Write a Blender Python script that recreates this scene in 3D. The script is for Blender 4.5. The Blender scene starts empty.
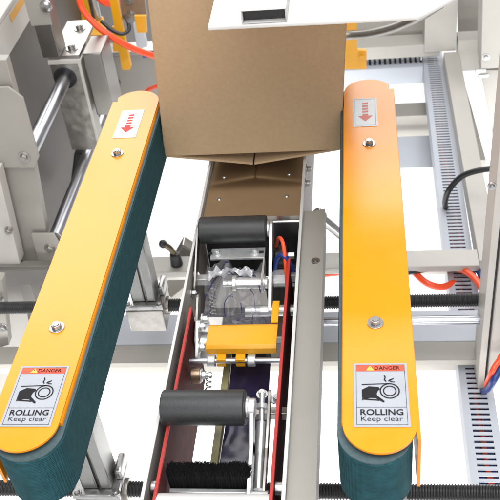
import bpy, bmesh, math, random
from mathutils import Vector, Matrix
random.seed(7)
S = bpy.context.scene
COL = S.collection
# ------------------------------------------------------------------ camera
F_PX = 888.0
RIGHT = Vector((0.9913, 0.0828, -0.1028)); DOWN = Vector((-0.0250, -0.6470, -0.7621))
RIGHT.normalize(); DOWN = (DOWN - RIGHT*RIGHT.dot(DOWN)).normalized(); FWD = RIGHT.cross(DOWN)
EYE = Vector((0, 0, 1.7375))
cd = bpy.data.cameras.new('camera'); cam = bpy.data.objects.new('camera', cd); COL.objects.link(cam)
cd.sensor_width = 36; cd.lens = F_PX/500*36; cd.clip_start = .02; cd.clip_end = 200
M = Matrix.Identity(4)
for i, v in enumerate((RIGHT, -DOWN, -FWD)):
    for r in range(3): M[r][i] = v[r]
M.translation = EYE
cam.matrix_world = M
cd.dof.use_dof = True; cd.dof.focus_distance = 1.15; cd.dof.aperture_fstop = 16
S.camera = cam
# ------------------------------------------------------------------ light
w = bpy.data.worlds.new('World'); S.world = w; w.use_nodes = True
bg = w.node_tree.nodes['Background']; bg.inputs[1].default_value = 1.0
_n = w.node_tree.nodes; _l = w.node_tree.links        # a plain studio: pale ceiling, dimmer walls
_g = _n.new('ShaderNodeNewGeometry'); _s = _n.new('ShaderNodeSeparateXYZ'); _r = _n.new('ShaderNodeValToRGB')
_l.new(_g.outputs['Normal'], _s.inputs[0]); _m = _n.new('ShaderNodeMapRange'); _m.inputs[1].default_value = -1; _m.inputs[2].default_value = 1
_l.new(_s.outputs['Z'], _m.inputs[0]); _l.new(_m.outputs[0], _r.inputs[0]); _l.new(_r.outputs[0], bg.inputs[0])
_e = _r.color_ramp.elements; _e[0].position = .45; _e[0].color = (.42, .42, .43, 1); _e[1].position = .95; _e[1].color = (.95, .97, 1, 1)
_x = _e.new(.62); _x.color = (.60, .60, .61, 1)
def area(name, loc, target, sx, sy, watts, col=(1, 1, 1)):
    l = bpy.data.lights.new(name, 'AREA'); l.shape = 'RECTANGLE'; l.size = sx; l.size_y = sy; l.energy = watts; l.color = col
    o = bpy.data.objects.new(name, l); COL.objects.link(o); o.location = loc
    o.rotation_euler = (Vector(target)-Vector(loc)).to_track_quat('-Z', 'Y').to_euler()
    return o
area('softbox_overhead', (.25, .45, 3.1), (-.1, 1.1, .9), 2.5, 2.2, 88)
area('front_fill', (-.1, -1.6, 2.0), (-.15, 1.2, .95), 2.0, 1.4, 32)  # fill lamp added to brighten the faces turned to the camera
for _x in (-.75, .35):
    area('floor_fill', (_x, .55, .44), (_x*.9, 1.55, 0), .9, .25, 11).data.spread = math.radians(100)  # unseen fill lamps, added to whiten the floor
area('softbox_back', (-.6, 4.3, 3.1), (-.2, 1.0, 1.0), 4.6, 2.6, 150)
S.view_settings.view_transform = 'Standard'; S.view_settings.look = 'None'
S.view_settings.exposure = 0.0; S.view_settings.gamma = 1
# ------------------------------------------------------------------ helpers
def at(px, py, ax, v):
    """point of the photograph's ray (px, py in its 500 px) on the plane world[ax] = v"""
    d = RIGHT*(px-250) + DOWN*(py-250) + FWD*F_PX
    return EYE + d*((v-EYE[ax])/d[ax])
class MB:
    def __init__(s): s.bm = bmesh.new()
    def _merge(s, t, bev=0, seg=2):
        bmesh.ops.recalc_face_normals(t, faces=t.faces[:])
        if bev:
            es = [e for e in t.edges if len(e.link_faces) == 2 and e.calc_face_angle(0) > .5]
            bmesh.ops.bevel(t, geom=es, offset=bev, segments=seg, profile=.5, affect='EDGES', clamp_overlap=True)
        me = bpy.data.meshes.new('t'); t.to_mesh(me); t.free(); s.bm.from_mesh(me); bpy.data.meshes.remove(me)
        return s
    def box(s, x0, x1, y0, y1, z0, z1, bev=.0015, mat=None):
        t = bmesh.new(); bmesh.ops.create_cube(t, size=1)
        for v in t.verts:
            v.co = Vector((x0+(v.co.x+.5)*(x1-x0), y0+(v.co.y+.5)*(y1-y0), z0+(v.co.z+.5)*(z1-z0)))
        if mat: bmesh.ops.transform(t, matrix=mat, verts=t.verts[:])
        return s._merge(t, bev)
    def prism(s, pts, ax, a, b, bev=.001):
        t = bmesh.new()
        def mk(p, h): return {0: (h, p[0], p[1]), 1: (p[0], h, p[1]), 2: (p[0], p[1], h)}[ax]
        A = [t.verts.new(mk(p, a)) for p in pts]; B = [t.verts.new(mk(p, b)) for p in pts]
        t.faces.new(A); t.faces.new(B); n = len(pts)
        for i in range(n): t.faces.new((A[i], A[(i+1) % n], B[(i+1) % n], B[i]))
        return s._merge(t, bev)
    def cyl(s, p0, p1, r, n=28, r2=None, bev=0):
        p0 = Vector(p0); p1 = Vector(p1); d = p1-p0
        t = bmesh.new(); bmesh.ops.create_cone(t, cap_ends=True, segments=n, radius1=r, radius2=r if r2 is None else r2, depth=d.length)
        m = Matrix.Translation((p0+p1)/2) @ d.to_track_quat('Z', 'Y').to_matrix().to_4x4()
        bmesh.ops.transform(t, matrix=m, verts=t.verts[:])
        return s._merge(t, bev)
    def lathe(s, p0, p1, prof, n=32):
        """prof: list of (t along axis in metres, radius)"""
        p0 = Vector(p0); d = (Vector(p1)-p0).normalized(); q = d.to_track_quat('Z', 'Y').to_matrix()
        t = bmesh.new(); rows = []
        for h, r in prof:
            rows.append([t.verts.new(p0 + q @ Vector((r*math.cos(2*math.pi*i/n), r*math.sin(2*math.pi*i/n), h))) for i in range(n)])
        for a, b in zip(rows, rows[1:]):
            for i in range(n): t.faces.new((a[i], a[(i+1) % n], b[(i+1) % n], b[i]))
        t.faces.new(rows[0]); t.faces.new(rows[-1])
        return s._merge(t)
    def tube(s, pts, r, n=20, sub=8):
        pts = [Vector(p) for p in pts]
        P = []
        for i in range(len(pts)-1):
            a = pts[max(i-1, 0)]; b = pts[i]; c = pts[i+1]; d = pts[min(i+2, len(pts)-1)]
            for k in range(sub):
                u = k/sub
                P.append(.5*((2*b)+(c-a)*u+(2*a-5*b+4*c-d)*u*u+(3*b-a-3*c+d)*u**3))
        P.append(pts[-1])
        t = bmesh.new(); rows = []; up = None
        for i, p in enumerate(P):
            d = (P[min(i+1, len(P)-1)]-P[max(i-1, 0)]).normalized()
            if up is None: up = d.orthogonal().normalized()
            up = (up-d*up.dot(d)).normalized(); sd = d.cross(up)
            rows.append([t.verts.new(p+(up*math.cos(2*math.pi*k/n)+sd*math.sin(2*math.pi*k/n))*r) for k in range(n)])
        for a, b in zip(rows, rows[1:]):
            for k in range(n): t.faces.new((a[k], a[(k+1) % n], b[(k+1) % n], b[k]))
        t.faces.new(rows[0]); t.faces.new(rows[-1])
        return s._merge(t)
    def quad(s, *ps):
        s.bm.faces.new([s.bm.verts.new(p) for p in ps]); return s
    def build(s, name, mat, parent=None, smooth=True):
        me = bpy.data.meshes.new(name); s.bm.to_mesh(me); s.bm.free()
        o = bpy.data.objects.new(name, me); COL.objects.link(o); me.materials.append(mat)
        return finish(o, parent, smooth)
def finish(o, parent, smooth=True):
    me = o.data
    if smooth:
        me.polygons.foreach_set('use_smooth', [True]*len(me.polygons)); me.set_sharp_from_angle(angle=math.radians(20 if smooth is True else 180))
    if parent:
        o.parent = parent; root = parent
        while root.parent: root = root.parent
        me.transform(Matrix.Translation(-root.location))
    return o
def thing(name, loc, label, cat, group=None):
    o = bpy.data.objects.new(name, None); COL.objects.link(o); o.location = loc; o.empty_display_size = .02
    return tag(o, label, cat, group)
def tag(o, label, cat, group=None, kind=None):
    o['label'] = label; o['category'] = cat
    if group: o['group'] = group
    if kind: o['kind'] = kind
    return o
def hexbolt(mb, p, axis, r=.0065, h=.006, washer=True):
    """washer, hexagon head and a rounded nub standing on p along axis"""
    p = Vector(p); a = Vector(axis).normalized()
    if washer: mb.cyl(p-a*.001, p+a*.0016, r*1.55, 28, bev=.0004)
    mb.cyl(p+a*.0016, p+a*(.0016+h), r, 6, bev=.0006)
    mb.cyl(p+a*(.0016+h), p+a*(.0026+h), r*.62, 20)
def bolts(lst, mat_, parent, name='bolt'):
    """each (point, axis, radius, height[, washer]) a mesh of its own"""
    for a in lst:
        m = MB(); hexbolt(m, *a); m.build(name, mat_, parent)
# ------------------------------------------------------------------ materials
def mat(name, col, rough=.5, metal=0, noise=0, nscale=40, bump=0, bscale=300, spec=.5, coat=0, rvar=0, stretch=None):
    m = bpy.data.materials.new(name); m.use_nodes = True; nt = m.node_tree; N = nt.nodes; L = nt.links
    b = N['Principled BSDF']; b.inputs['Roughness'].default_value = rough; b.inputs['Metallic'].default_value = metal
    b.inputs['Base Color'].default_value = (*col, 1); b.inputs['Specular IOR Level'].default_value = spec
    b.inputs['Coat Weight'].default_value = coat; b.inputs['Coat Roughness'].default_value = .12
    tc = N.new('ShaderNodeTexCoord'); vec = tc.outputs['Object']
    if stretch:
        mp = N.new('ShaderNodeMapping'); mp.inputs['Scale'].default_value = stretch; L.new(vec, mp.inputs[0]); vec = mp.outputs[0]
    if noise or rvar:
        n = N.new('ShaderNodeTexNoise'); n.inputs['Scale'].default_value = nscale; n.inputs['Detail'].default_value = 8; n.inputs['Roughness'].default_value = .65
        L.new(vec, n.inputs['Vector'])
        if noise:
            mx = N.new('ShaderNodeMix'); mx.data_type = 'RGBA'
            mx.inputs[6].default_value = (*[c*(1-noise) for c in col], 1); mx.inputs[7].default_value = (*[min(1, c*(1+noise)) for c in col], 1)
            rp = N.new('ShaderNodeMapRange'); rp.inputs[1].default_value = .3; rp.inputs[2].default_value = .7
            L.new(n.outputs['Fac'], rp.inputs[0]); L.new(rp.outputs[0], mx.inputs[0]); L.new(mx.outputs[2], b.inputs['Base Color'])
        if rvar:
            rr = N.new('ShaderNodeMapRange'); rr.inputs[1].default_value = .3; rr.inputs[2].default_value = .7
            rr.inputs[3].default_value = max(.03, rough-rvar); rr.inputs[4].default_value = rough+rvar
            L.new(n.outputs['Fac'], rr.inputs[0]); L.new(rr.outputs[0], b.inputs['Roughness'])
    if bump:
        n2 = N.new('ShaderNodeTexNoise'); n2.inputs['Scale'].default_value = bscale; n2.inputs['Detail'].default_value = 4
        L.new(vec, n2.inputs['Vector'])
        bp = N.new('ShaderNodeBump'); bp.inputs['Strength'].default_value = bump; bp.inputs['Distance'].default_value = .001
        L.new(n2.outputs['Fac'], bp.inputs['Height']); L.new(bp.outputs[0], b.inputs['Normal'])
    return m
YEL = mat('yellow_enamel', (.78, .266, .002), .22, noise=.03, nscale=12, bump=.07, bscale=420, rvar=.07, spec=.55)
YELB = mat('yellow_bracket_paint', (.64, .30, .004), .4, noise=.05, nscale=14, bump=.1, bscale=500, rvar=.05)
BEI = mat('beige_powder_coat', (.295, .28, .25), .5, noise=.05, nscale=9, bump=.15, bscale=900)
BEL = mat('light_boosted_powder_coat', (.48, .463, .425), .45, noise=.05, nscale=9, bump=.12, bscale=900)  # beige lightened in colour to make up for missing light on posts and beams
PANEL = mat('shadowed_side_panel', (.075, .066, .056), .5, noise=.12, nscale=5, bump=.1, bscale=500)  # darkened in colour to stand for the shadow the panel lies in
SHADE = mat('shaded_powder_coat', (.15, .143, .13), .5, noise=.08, nscale=8, bump=.1, bscale=700)  # darker copy of the beige, shade below the cross beam painted in
RAILP = mat('grey_rail_plate', (.27, .25, .225), .5, noise=.1, nscale=14, bump=.08, bscale=500)
STEEL = mat('brushed_steel', (.29, .278, .258), .4, 1, noise=.06, nscale=90, rvar=.06, stretch=(1, .08, .08))
PLATE = mat('stainless_bed_plate', (.64, .59, .53), .2, 1, noise=.03, nscale=40)
ZINC = mat('zinc_plated_steel', (.43, .43, .425), .32, 1, noise=.15, nscale=50, rvar=.1, bump=.08, bscale=160)
CHROME = mat('polished_rod_steel', (.40, .41, .44), .3, 1, noise=.05, nscale=30, rvar=.04)
GALV = mat('galvanised_post', (.30, .30, .288), .36, 1, noise=.18, nscale=22, rvar=.1, bump=.06, bscale=90)
CAST = mat('dull_machined_block', (.42, .40, .37), .38, 1, noise=.2, nscale=35, rvar=.12, bump=.15, bscale=120)
BLK = mat('black_rubber', (.022, .023, .024), .45, noise=.2, nscale=60, bump=.2, bscale=600, rvar=.08)
BLKP = mat('black_oxide_steel', (.018, .018, .019), .35, noise=.2, nscale=80, rvar=.1)
BLKH = mat('black_cable_sheath', (.015, .015, .017), .4)
ORG = mat('orange_pneumatic_hose', (.85, .085, .025), .3, noise=.06, nscale=30)
BLU = mat('blue_wire_sheath', (.012, .032, .16), .4)
REDW = mat('red_wire_sheath', (.6, .07, .03), .4)
LINE = mat('pale_blue_print', (.28, .34, .42), .5)
PVC = mat('grey_white_pvc', (.46, .49, .54), .45, noise=.03, nscale=15)
WHT = mat('white_enamel_and_glare', (.56, .55, .53), .35, noise=.1, nscale=7, bump=.05, bscale=300)
PAPER = mat('silver_grey_sticker', (.33, .345, .38), .45, noise=.05, nscale=40, bump=.05, bscale=120)
PAPW = mat('white_sticker', (.72, .75, .77), .5, noise=.03, nscale=40)
INKF = mat('faded_red_print', (.66, .22, .19), .6)
INK = mat('black_print', (.010, .010, .012), .6, spec=.2)
INKR = mat('red_print', (.72, .075, .03), .4)
INKP = mat('worn_red_print', (.62, .03, .02), .6)
INKY = mat('olive_yellow_print', (.62, .5, .06), .4)
DKRED = mat('shaded_red_belt_face', (.07, .012, .011), .75, noise=.25, nscale=60, spec=.15)  # belt red darkened in colour for the shaded side
REDB = mat('lit_red_belt_edge', (.36, .022, .016), .5, noise=.1, nscale=60)  # belt red brightened in colour for the lit top edge
OLIVE = mat('olive_tape_edge', (.22, .2, .1), .4)
FLOORM = mat('white_floor_paint', (.93, .93, .93), .7)
BROWN = mat('smoked_brown_plate', (.2, .13, .08), .35, noise=.15, nscale=30)

def carton_mat(name, k=1.0):
    m = mat(name, (.405*k, .283*k, .168*k), .85, noise=.06, nscale=170, bump=.25, bscale=600, spec=.2)
    nt = m.node_tree; N = nt.nodes; L = nt.links; b = N['Principled BSDF']; src = b.inputs['Base Color'].links[0].from_socket
    n = N.new('ShaderNodeTexNoise'); n.inputs['Scale'].default_value = 6; n.inputs['Detail'].default_value = 4
    tc = N.new('ShaderNodeTexCoord'); mp = N.new('ShaderNodeMapping'); mp.inputs['Scale'].default_value = (1, 1, .35)
    L.new(tc.outputs['Object'], mp.inputs[0]); L.new(mp.outputs[0], n.inputs['Vector'])
    mr = N.new('ShaderNodeMapRange'); mr.inputs[1].default_value = .3; mr.inputs[2].default_value = .7; mr.inputs[3].default_value = .97; mr.inputs[4].default_value = 1.03
    hs = N.new('ShaderNodeHueSaturation'); L.new(n.outputs['Fac'], mr.inputs[0]); L.new(mr.outputs[0], hs.inputs['Value'])
    L.new(src, hs.inputs['Color']); L.new(hs.outputs[0], b.inputs['Base Color'])
    return m
CARD = carton_mat('kraft_cardboard')

def belt_mat():
    m = mat('teal_grip_belt', (.018, .076, .090), .8, noise=.25, nscale=90, spec=.15)
    nt = m.node_tree; N = nt.nodes; L = nt.links; b = N['Principled BSDF']
    tc = N.new('ShaderNodeTexCoord')
    w1 = N.new('ShaderNodeTexWave'); w1.wave_type = 'BANDS'; w1.bands_direction = 'Z'; w1.inputs['Scale'].default_value = 130; w1.inputs['Distortion'].default_value = .4
    v = N.new('ShaderNodeTexNoise'); v.inputs['Scale'].default_value = 420; v.inputs['Detail'].default_value = 2
    w2 = N.new('ShaderNodeTexWave'); w2.wave_type = 'BANDS'; w2.bands_direction = 'Y'; w2.inputs['Scale'].default_value = 110; w2.inputs['Distortion'].default_value = .6
    L.new(tc.outputs['Object'], w2.inputs['Vector'])
    mx = N.new('ShaderNodeMath'); mx.operation = 'ADD'
    L.new(tc.outputs['Object'], w1.inputs['Vector']); L.new(tc.outputs['Object'], v.inputs['Vector'])
    L.new(w1.outputs['Fac'], mx.inputs[0]); L.new(w2.outputs['Fac'], mx.inputs[1])
    bp = N.new('ShaderNodeBump'); bp.inputs['Strength'].default_value = .7; bp.inputs['Distance'].default_value = .0012
    L.new(mx.outputs[0], bp.inputs['Height']); L.new(bp.outputs[0], b.inputs['Normal'])
    return m
BELT = belt_mat()
BELTE = mat('grey_belt_edge', (.05, .085, .095), .7, noise=.2, nscale=200)

def film_mat(name, tint, alpha, print_col, pscale):
    m = bpy.data.materials.new(name); m.use_nodes = True; nt = m.node_tree; N = nt.nodes; L = nt.links
    b = N['Principled BSDF']; b.inputs['Roughness'].default_value = .08
    tc = N.new('ShaderNodeTexCoord')
    mp = N.new('ShaderNodeMapping'); mp.inputs['Location'].default_value = (-.52, -.42, 0); mp.inputs['Scale'].default_value = (1, .95, 0)
    ln = N.new('ShaderNodeVectorMath'); ln.operation = 'LENGTH'
    L.new(tc.outputs['Generated'], mp.inputs[0]); L.new(mp.outputs[0], ln.inputs[0])
    nz = N.new('ShaderNodeTexNoise'); nz.inputs['Scale'].default_value = 9; nz.inputs['Detail'].default_value = 3; L.new(tc.outputs['Generated'], nz.inputs['Vector'])
    cr = N.new('ShaderNodeValToRGB'); cr.color_ramp.interpolation = 'CONSTANT'
    el = cr.color_ramp.elements; el[0].color = (0, 0, 0, 1); el[1].position = .47; el[1].color = (1, 1, 1, 1)
    for p_, k_ in ((.495, 0), (.36, 1), (.372, 0), (.13, 1), (.15, 0)):
        e_ = el.new(p_); e_.color = (k_, k_, k_, 1)
    L.new(ln.outputs['Value'], cr.inputs[0])
    br = N.new('ShaderNodeMath'); br.operation = 'GREATER_THAN'; br.inputs[1].default_value = .43; L.new(nz.outputs['Fac'], br.inputs[0])
    ml = N.new('ShaderNodeMath'); ml.operation = 'MULTIPLY'; L.new(cr.outputs[0], ml.inputs[0]); L.new(br.outputs[0], ml.inputs[1])
    mx = N.new('ShaderNodeMix'); mx.data_type = 'RGBA'; mx.inputs[6].default_value = (*tint, 1); mx.inputs[7].default_value = (*print_col, 1)
    L.new(ml.outputs[0], mx.inputs[0]); L.new(mx.outputs[2], b.inputs['Base Color'])
    ma = N.new('ShaderNodeMapRange'); ma.inputs[3].default_value = alpha; ma.inputs[4].default_value = .9
    L.new(ml.outputs[0], ma.inputs[0]); L.new(ma.outputs[0], b.inputs['Alpha'])
    return m
FILM = film_mat('clear_printed_film', (.22, .22, .23), .34, (.03, .03, .10), 1.7)
NAVY = mat('navy_printed_tape', (.014, .012, .04), .22, noise=.2, nscale=70, bump=.3, bscale=40)

def text_bm(mb, txt, origin, ux, uy, size, fit=None, bold=0):
    """the words as flat letter shapes on the plane (ux, uy) from origin"""
    c = bpy.data.curves.new('t', 'FONT'); c.body = txt; c.size = 1; c.align_x = 'CENTER'; c.offset = bold; c.resolution_u = 3
    o = bpy.data.objects.new('t', c); COL.objects.link(o)
    dg = bpy.context.evaluated_depsgraph_get(); me = bpy.data.meshes.new_from_object(o.evaluated_get(dg))
    bpy.data.objects.remove(o); bpy.data.curves.remove(c)
    xs = [v.co.x for v in me.vertices]; wd = max(xs)-min(xs); mid = (max(xs)+min(xs))/2
    kx = fit/wd if fit else size
    for v in me.vertices:
        v.co = Vector(origin)+Vector(ux)*((v.co.x-mid)*kx)+Vector(uy)*(v.co.y*size)
    mb.bm.from_mesh(me); bpy.data.meshes.remove(me)

# ------------------------------------------------------------------ setting
f = MB(); f.quad((-15, -6, 0), (15, -6, 0), (15, 25, 0), (-15, 25, 0)); fl = f.build('floor', FLOORM, smooth=False); fl['kind'] = 'structure'

# ------------------------------------------------------------------ machine frame
FR = thing('machine_frame', (-.18, 1.3, 0), 'beige powder coated steel frame of beams, posts and side panels around the conveyor', 'machine frame')
def frame(name, label=None, m=BEI):
    def go(mb):
        o = mb.build(name, m, FR)
        if label: o['label'] = label
        return o
    return go
b = MB(); b.box(-.95, .212, 1.287, 1.335, .585, .600); b.box(-.95, .212, 1.325, 1.337, .545, .5849, 0)
frame('cross_beam', 'pale flat cross beam running behind the threaded spindle', BEL)(b)
b = MB(); b.box(-.7, .40, 1.050, 1.0945, .583, .5955); b.box(-.7, .40, 1.082, 1.094, .535, .5829, 0)
frame('cross_beam', 'beige flat beam below the yellow tape head guard')(b)
b = MB(); b.box(-.47, .40, 1.0948, 1.172, .5915, .596); b.box(-.47, .40, 1.156, 1.168, .56, .5914, 0)
frame('cover_strip', 'bluish white cover strip beside the lower beam', PVC)(b)
b = MB(); b.box(.0, .20, 1.985, 2.05, .43, .5); frame('cross_beam', 'beige box beam crossing behind the right belt unit')(b)
b = MB(); b.box(.03, .20, 1.79, 1.93, .455, .475); frame('cover_strip', 'bluish grey cover strip crossing behind the right belt unit', PVC)(b)
# long rail beside the wiring duct
b = MB(); b.box(.2125, .252, 1.30, 2.128, .555, .6); frame('side_rail', 'pale rail running back beside the slotted duct', BEL)(b)
b = MB(); b.prism([(at(463, 76, 2, .5).x, at(463, 76, 2, .5).y), (at(458, 76, 2, .5).x, at(458, 76, 2, .5).y), (at(470, 160, 2, .5).x, at(470, 160, 2, .5).y), (at(486, 160, 2, .5).x, at(486, 160, 2, .5).y)], 2, .47, .5)
frame('gusset_plate')(b)
# back right corner
b = MB(); y = 2.2
p = [at(300, 50, 1, y), at(424, 46, 1, y), at(428, -60, 1, y), at(300, -60, 1, y)]; b.prism([(q.x, q.z) for q in p], 1, y, y+.012)
frame('back_panel', 'flat beige panel closing the back behind the yellow bracket')(b)
b = MB(); b.box(-.25, at(440, 50, 1, 2.14).x, 2.136, 2.199, .585, .62); b.box(at(458, 50, 1, 2.12).x, at(490, 50, 1, 2.12).x, 2.12, 2.17, .545, .635)
frame('cross_beam', 'pale back beam along the foot of the back panel', BEL)(b)
b = MB(); q0 = at(425, 52, 1, 2.1); q1 = at(457, 52, 1, 2.1); b.box(q0.x, q1.x, 2.131, 2.19, .6, 1.3)
frame('upright_post', 'square beige post at the back right corner', BEL)(b)
b = MB(); y = 2.215
p = [at(458, 60, 1, y), at(500, 60, 1, y), at(500, -80, 1, y), at(458, -80, 1, y)]; b.prism([(q.x, q.z) for q in p], 1, y, y+.012)
frame('back_panel', 'narrow beige panel right of the back corner post')(b)
b = MB(); y = 1.9
p = [at(481, 69, 1, y), at(545, 66, 1, y), at(560, -60, 1, y), at(484, -60, 1, y)]; b.prism([(q.x, q.z) for q in p], 1, y, y+.08)
hb = MB(); hexbolt(hb, at(486, 57, 1, y), (0, -1, 0), .006, .004)
frame('upright_post', 'wide beige post at the upper right edge', BEL)(b); hb.build('bolt', ZINC, FR)
hb = MB()
hb.bm.free()
for px, py in ((478, 71), (481, 76)):
    hb = MB(); hb.cyl(at(px, py, 1, y)-Vector((.006, 0, 0)), at(px, py, 1, y)+Vector((.018, 0, 0)), .006, 6, bev=.0006); hb.build('bolt', ZINC, FR)
b = MB(); y = 1.92
p = [at(480, 70, 1, y), at(540, 70, 1, y), at(540, 230, 1, y), at(502, 200, 1, y), at(493, 132, 1, y)]; b.prism([(q.x, q.z) for q in p], 1, y, y+.05)
frame('brace_plate', 'pale sloping brace below the upper right post', BEL)(b)
# near right post
xr = at(484.5, 305, 1, 1.02).x; y = 1.02
b = MB(); zb = at(489, 388, 1, y).z
b.box(xr, xr+.011, y-.002, y+.06, zb, 1.5); b.box(xr+.0145, xr+.16, y-.004, y+.06, zb, 1.5, .003)
frame('upright_post', 'tall beige post at the right edge beside the spindle end', BEL)(b)
b = MB(); b.box(xr+.0111, xr+.0144, y+.004, y+.05, zb+.01, 1.5, 0); frame('dark_seam_gap', m=BLKP)(b)  # black strip standing for the shade in the post's open seam
hb = MB(); hexbolt(hb, at(492, 186, 1, y-.004), (0, -1, 0), .004, .003); hb.build('bolt', ZINC, FR)

# left side panel with its pale top flange
XP = -.70
z_lip = at(17, 39, 0, XP).z; z_top = z_lip+.062
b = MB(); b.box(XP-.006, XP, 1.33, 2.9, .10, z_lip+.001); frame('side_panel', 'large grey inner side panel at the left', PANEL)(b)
b = MB(); b.box(XP-.34, XP+.004, .4, 2.9, z_top+.0002, z_top+.012, .003); b.box(XP-.002, XP+.004, .4, 2.9, z_lip, z_top, .001)
frame('top_flange', 'pale folded flange along the top of the left panel', BEL)(b)
b = MB(); yy = at(13.5, 29, 0, XP+.004).y; b.box(XP+.0042, XP+.0050, yy, yy+.32, z_top-.020, z_top-.004, 0); frame('warning_strip', 'yellow strip on the pale flange', YELB)(b)
# left channel post
y = 1.305
def plate(px, y, t, bev=.0012):
    m = MB(); m.prism([(at(*q, 1, y).x, at(*q, 1, y).z) for q in px], 1, y, y+t, bev); return m
frame('channel_plate', 'beige plate with clipped corner and bolt at the left edge')(plate([(-60, 90), (8, 87), (23, 98), (39, 157), (34, 168), (-60, 168)], y-.012, .005))
frame('upright_channel', 'beige channel post standing on the cross beam')(plate([(-22, 60), (6, 60), (34, 165), (52, 261), (22, 261), (0, 171)], y, .02))
frame('channel_plate', 'small beige foot plate with clipped corner')(plate([(31, 234), (54, 234), (60, 245), (65, 261), (38, 261)], y-.012, .005))
frame('upright_post', 'pale post at the far left edge', BEL)(plate([(-70, 165), (-2, 172), (20, 264), (-70, 264)], y-.045, .03))
bolts([(at(24, 157, 1, y-.012), (0, -1, 0), .0075, .005), (at(50, 248, 1, y-.012), (0, -1, 0), .0075, .005), (at(9, 230, 1, y-.045), (0, -1, 0), .006, .008)], CAST, FR)
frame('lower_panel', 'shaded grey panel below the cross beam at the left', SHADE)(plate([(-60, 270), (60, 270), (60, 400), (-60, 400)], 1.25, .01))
frame('spindle_bracket', 'beige bracket holding the spindle end at the left', BEI)(plate([(-40, 276), (2, 280), (9, 345), (-40, 360)], 1.11, .02))
bolts([(at(-1, 299, 1, 1.11), (0, -1, 0), .006, .006), (at(3, 327, 1, 1.11), (0, -1, 0), .006, .006)], ZINC, FR)
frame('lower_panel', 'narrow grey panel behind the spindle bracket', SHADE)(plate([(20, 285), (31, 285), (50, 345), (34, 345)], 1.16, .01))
# diagonal brace behind the conveyor
b = MB(); p0 = at(150, 305, 2, .53); p1 = at(192, 270, 2, .53)
d = (p1-p0).normalized(); n = Vector((-d.y, d.x, 0))*.022
b.prism([tuple((p0-d*.1+n)[:2]), tuple((p0-d*.1-n)[:2]), tuple((p1+d*.25-n)[:2]), tuple((p1+d*.25+n)[:2])], 2, .51, .53)
frame('diagonal_brace')(b)

# ------------------------------------------------------------------ spindles, guide rods
def screw(name, y, z, label):
    t = thing(name, (-.18, y, z), label, 'threaded spindle', 'threaded spindles under the belt units')
    bm = bmesh.new(); x0, x1, pitch, nx, n = -.650, .34, .0040, 7, 24
    steps = int((x1-x0)/pitch*nx); prof = [0, .55, 1, 1, .55, 0, 0]
    rows = []
    for i in range(steps):
        row = []
        for k in range(n):
            ph = (i/nx + k/n) % 1*nx; a = int(ph) % nx; fr = ph-int(ph); h = prof[a]*(1-fr)+prof[(a+1) % nx]*fr
            r = .0098+.0017*h; an = 2*math.pi*k/n
            row.append(bm.verts.new((x0+i*pitch/nx, y+r*math.cos(an), z+r*math.sin(an))))
        rows.append(row)
    for a, c in zip(rows, rows[1:]):
        for k in range(n): bm.faces.new((a[k], c[k], c[(k+1) % n], a[(k+1) % n]))
    bm.faces.new(rows[0]); bm.faces.new(rows[-1])
    m = MB(); m.bm = bm; bmesh.ops.recalc_face_normals(bm, faces=bm.faces[:])
    m.build('thread', BLKP, t, 'all')
    for xa, xb in ((-.68, -.650), (.34, .38)):
        e = MB(); e.cyl((xa, y, z), (xb, y, z), .0095); e.build('shaft_end', CHROME, t)
    return t
sc_back = screw('threaded_spindle', 1.088, .70, 'black threaded spindle crossing just in front of the pale cross beam')
def dup(root, loc, label):
    r = root.copy(); COL.objects.link(r); r.location = loc; r['label'] = label
    for ch in root.children:
        c = ch.copy(); COL.objects.link(c); c.parent = r
    return r
dup(sc_back, (-.18, .715, .70), 'black threaded spindle nearest the bottom edge under the brush')
def gr(y, z, label, x0=-.5):
    m = MB(); m.cyl((x0, y, z), (.34, y, z), .0075, bev=.001); o = m.build('guide_rod', CHROME)
    tag(o, label, 'guide rod', 'guide rods beside the spindles'); return o
gr(1.052, .69, 'polished round rod just in front of the rear black spindle', -.12)

# ------------------------------------------------------------------ side belt units
GT = 1.0
def rounded(cx, r, y0, y1, n=18):
    pts = [(cx+r*math.cos(a), y0-r*math.sin(a)) for a in [math.pi*i/n for i in range(n+1)]]
    pts += [(cx-r*math.cos(a), y1+r*math.sin(a)) for a in [math.pi*i/n for i in range(n+1)]]
    return pts
def pict(parent, T):
    """the hand caught between belt and roller, as flat shapes; T maps label coordinates (0..1, 0..1) to points"""
    m = MB()
    def poly(ps): m.bm.faces.new([m.bm.verts.new(T(*p)) for p in ps])
    def ring(cx, cy, r0, r1, n=40):
        k = .058/.088
        A = [(cx+r0*math.cos(2*math.pi*i/n), cy+r0*k*math.sin(2*math.pi*i/n)) for i in range(n)]
        B = [(cx+r1*math.cos(2*math.pi*i/n), cy+r1*k*math.sin(2*math.pi*i/n)) for i in range(n)]
        for i in range(n): j = (i+1) % n; poly([A[i], A[j], B[j], B[i]])
    ring(.66, .545, .185, .160); ring(.66, .545, .125, .102)
    poly([(.15, .64), (.66, .655), (.66, .668), (.15, .655)])
    poly([(.15, .565), (.28, .62), (.46, .605), (.485, .575), (.44, .545), (.42, .50), (.43, .47), (.56, .385), (.55, .365), (.53, .365), (.40, .43), (.30, .435), (.22, .42), (.15, .44)])
    poly([(.15, .43), (.42, .412), (.47, .40), (.46, .388), (.42, .392), (.17, .408), (.15, .395)])
    poly([(.555, .72), (.60, .685), (.61, .70), (.585, .725), (.60, .765), (.575, .80), (.56, .79), (.575, .755)])
    poly([(.63, .70), (.66, .695), (.74, .735), (.74, .75), (.66, .725)])
    poly([(.67, .685), (.76, .68), (.76, .692), (.68, .70)])
    return m.build('pictogram', INK, parent, False)
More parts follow.
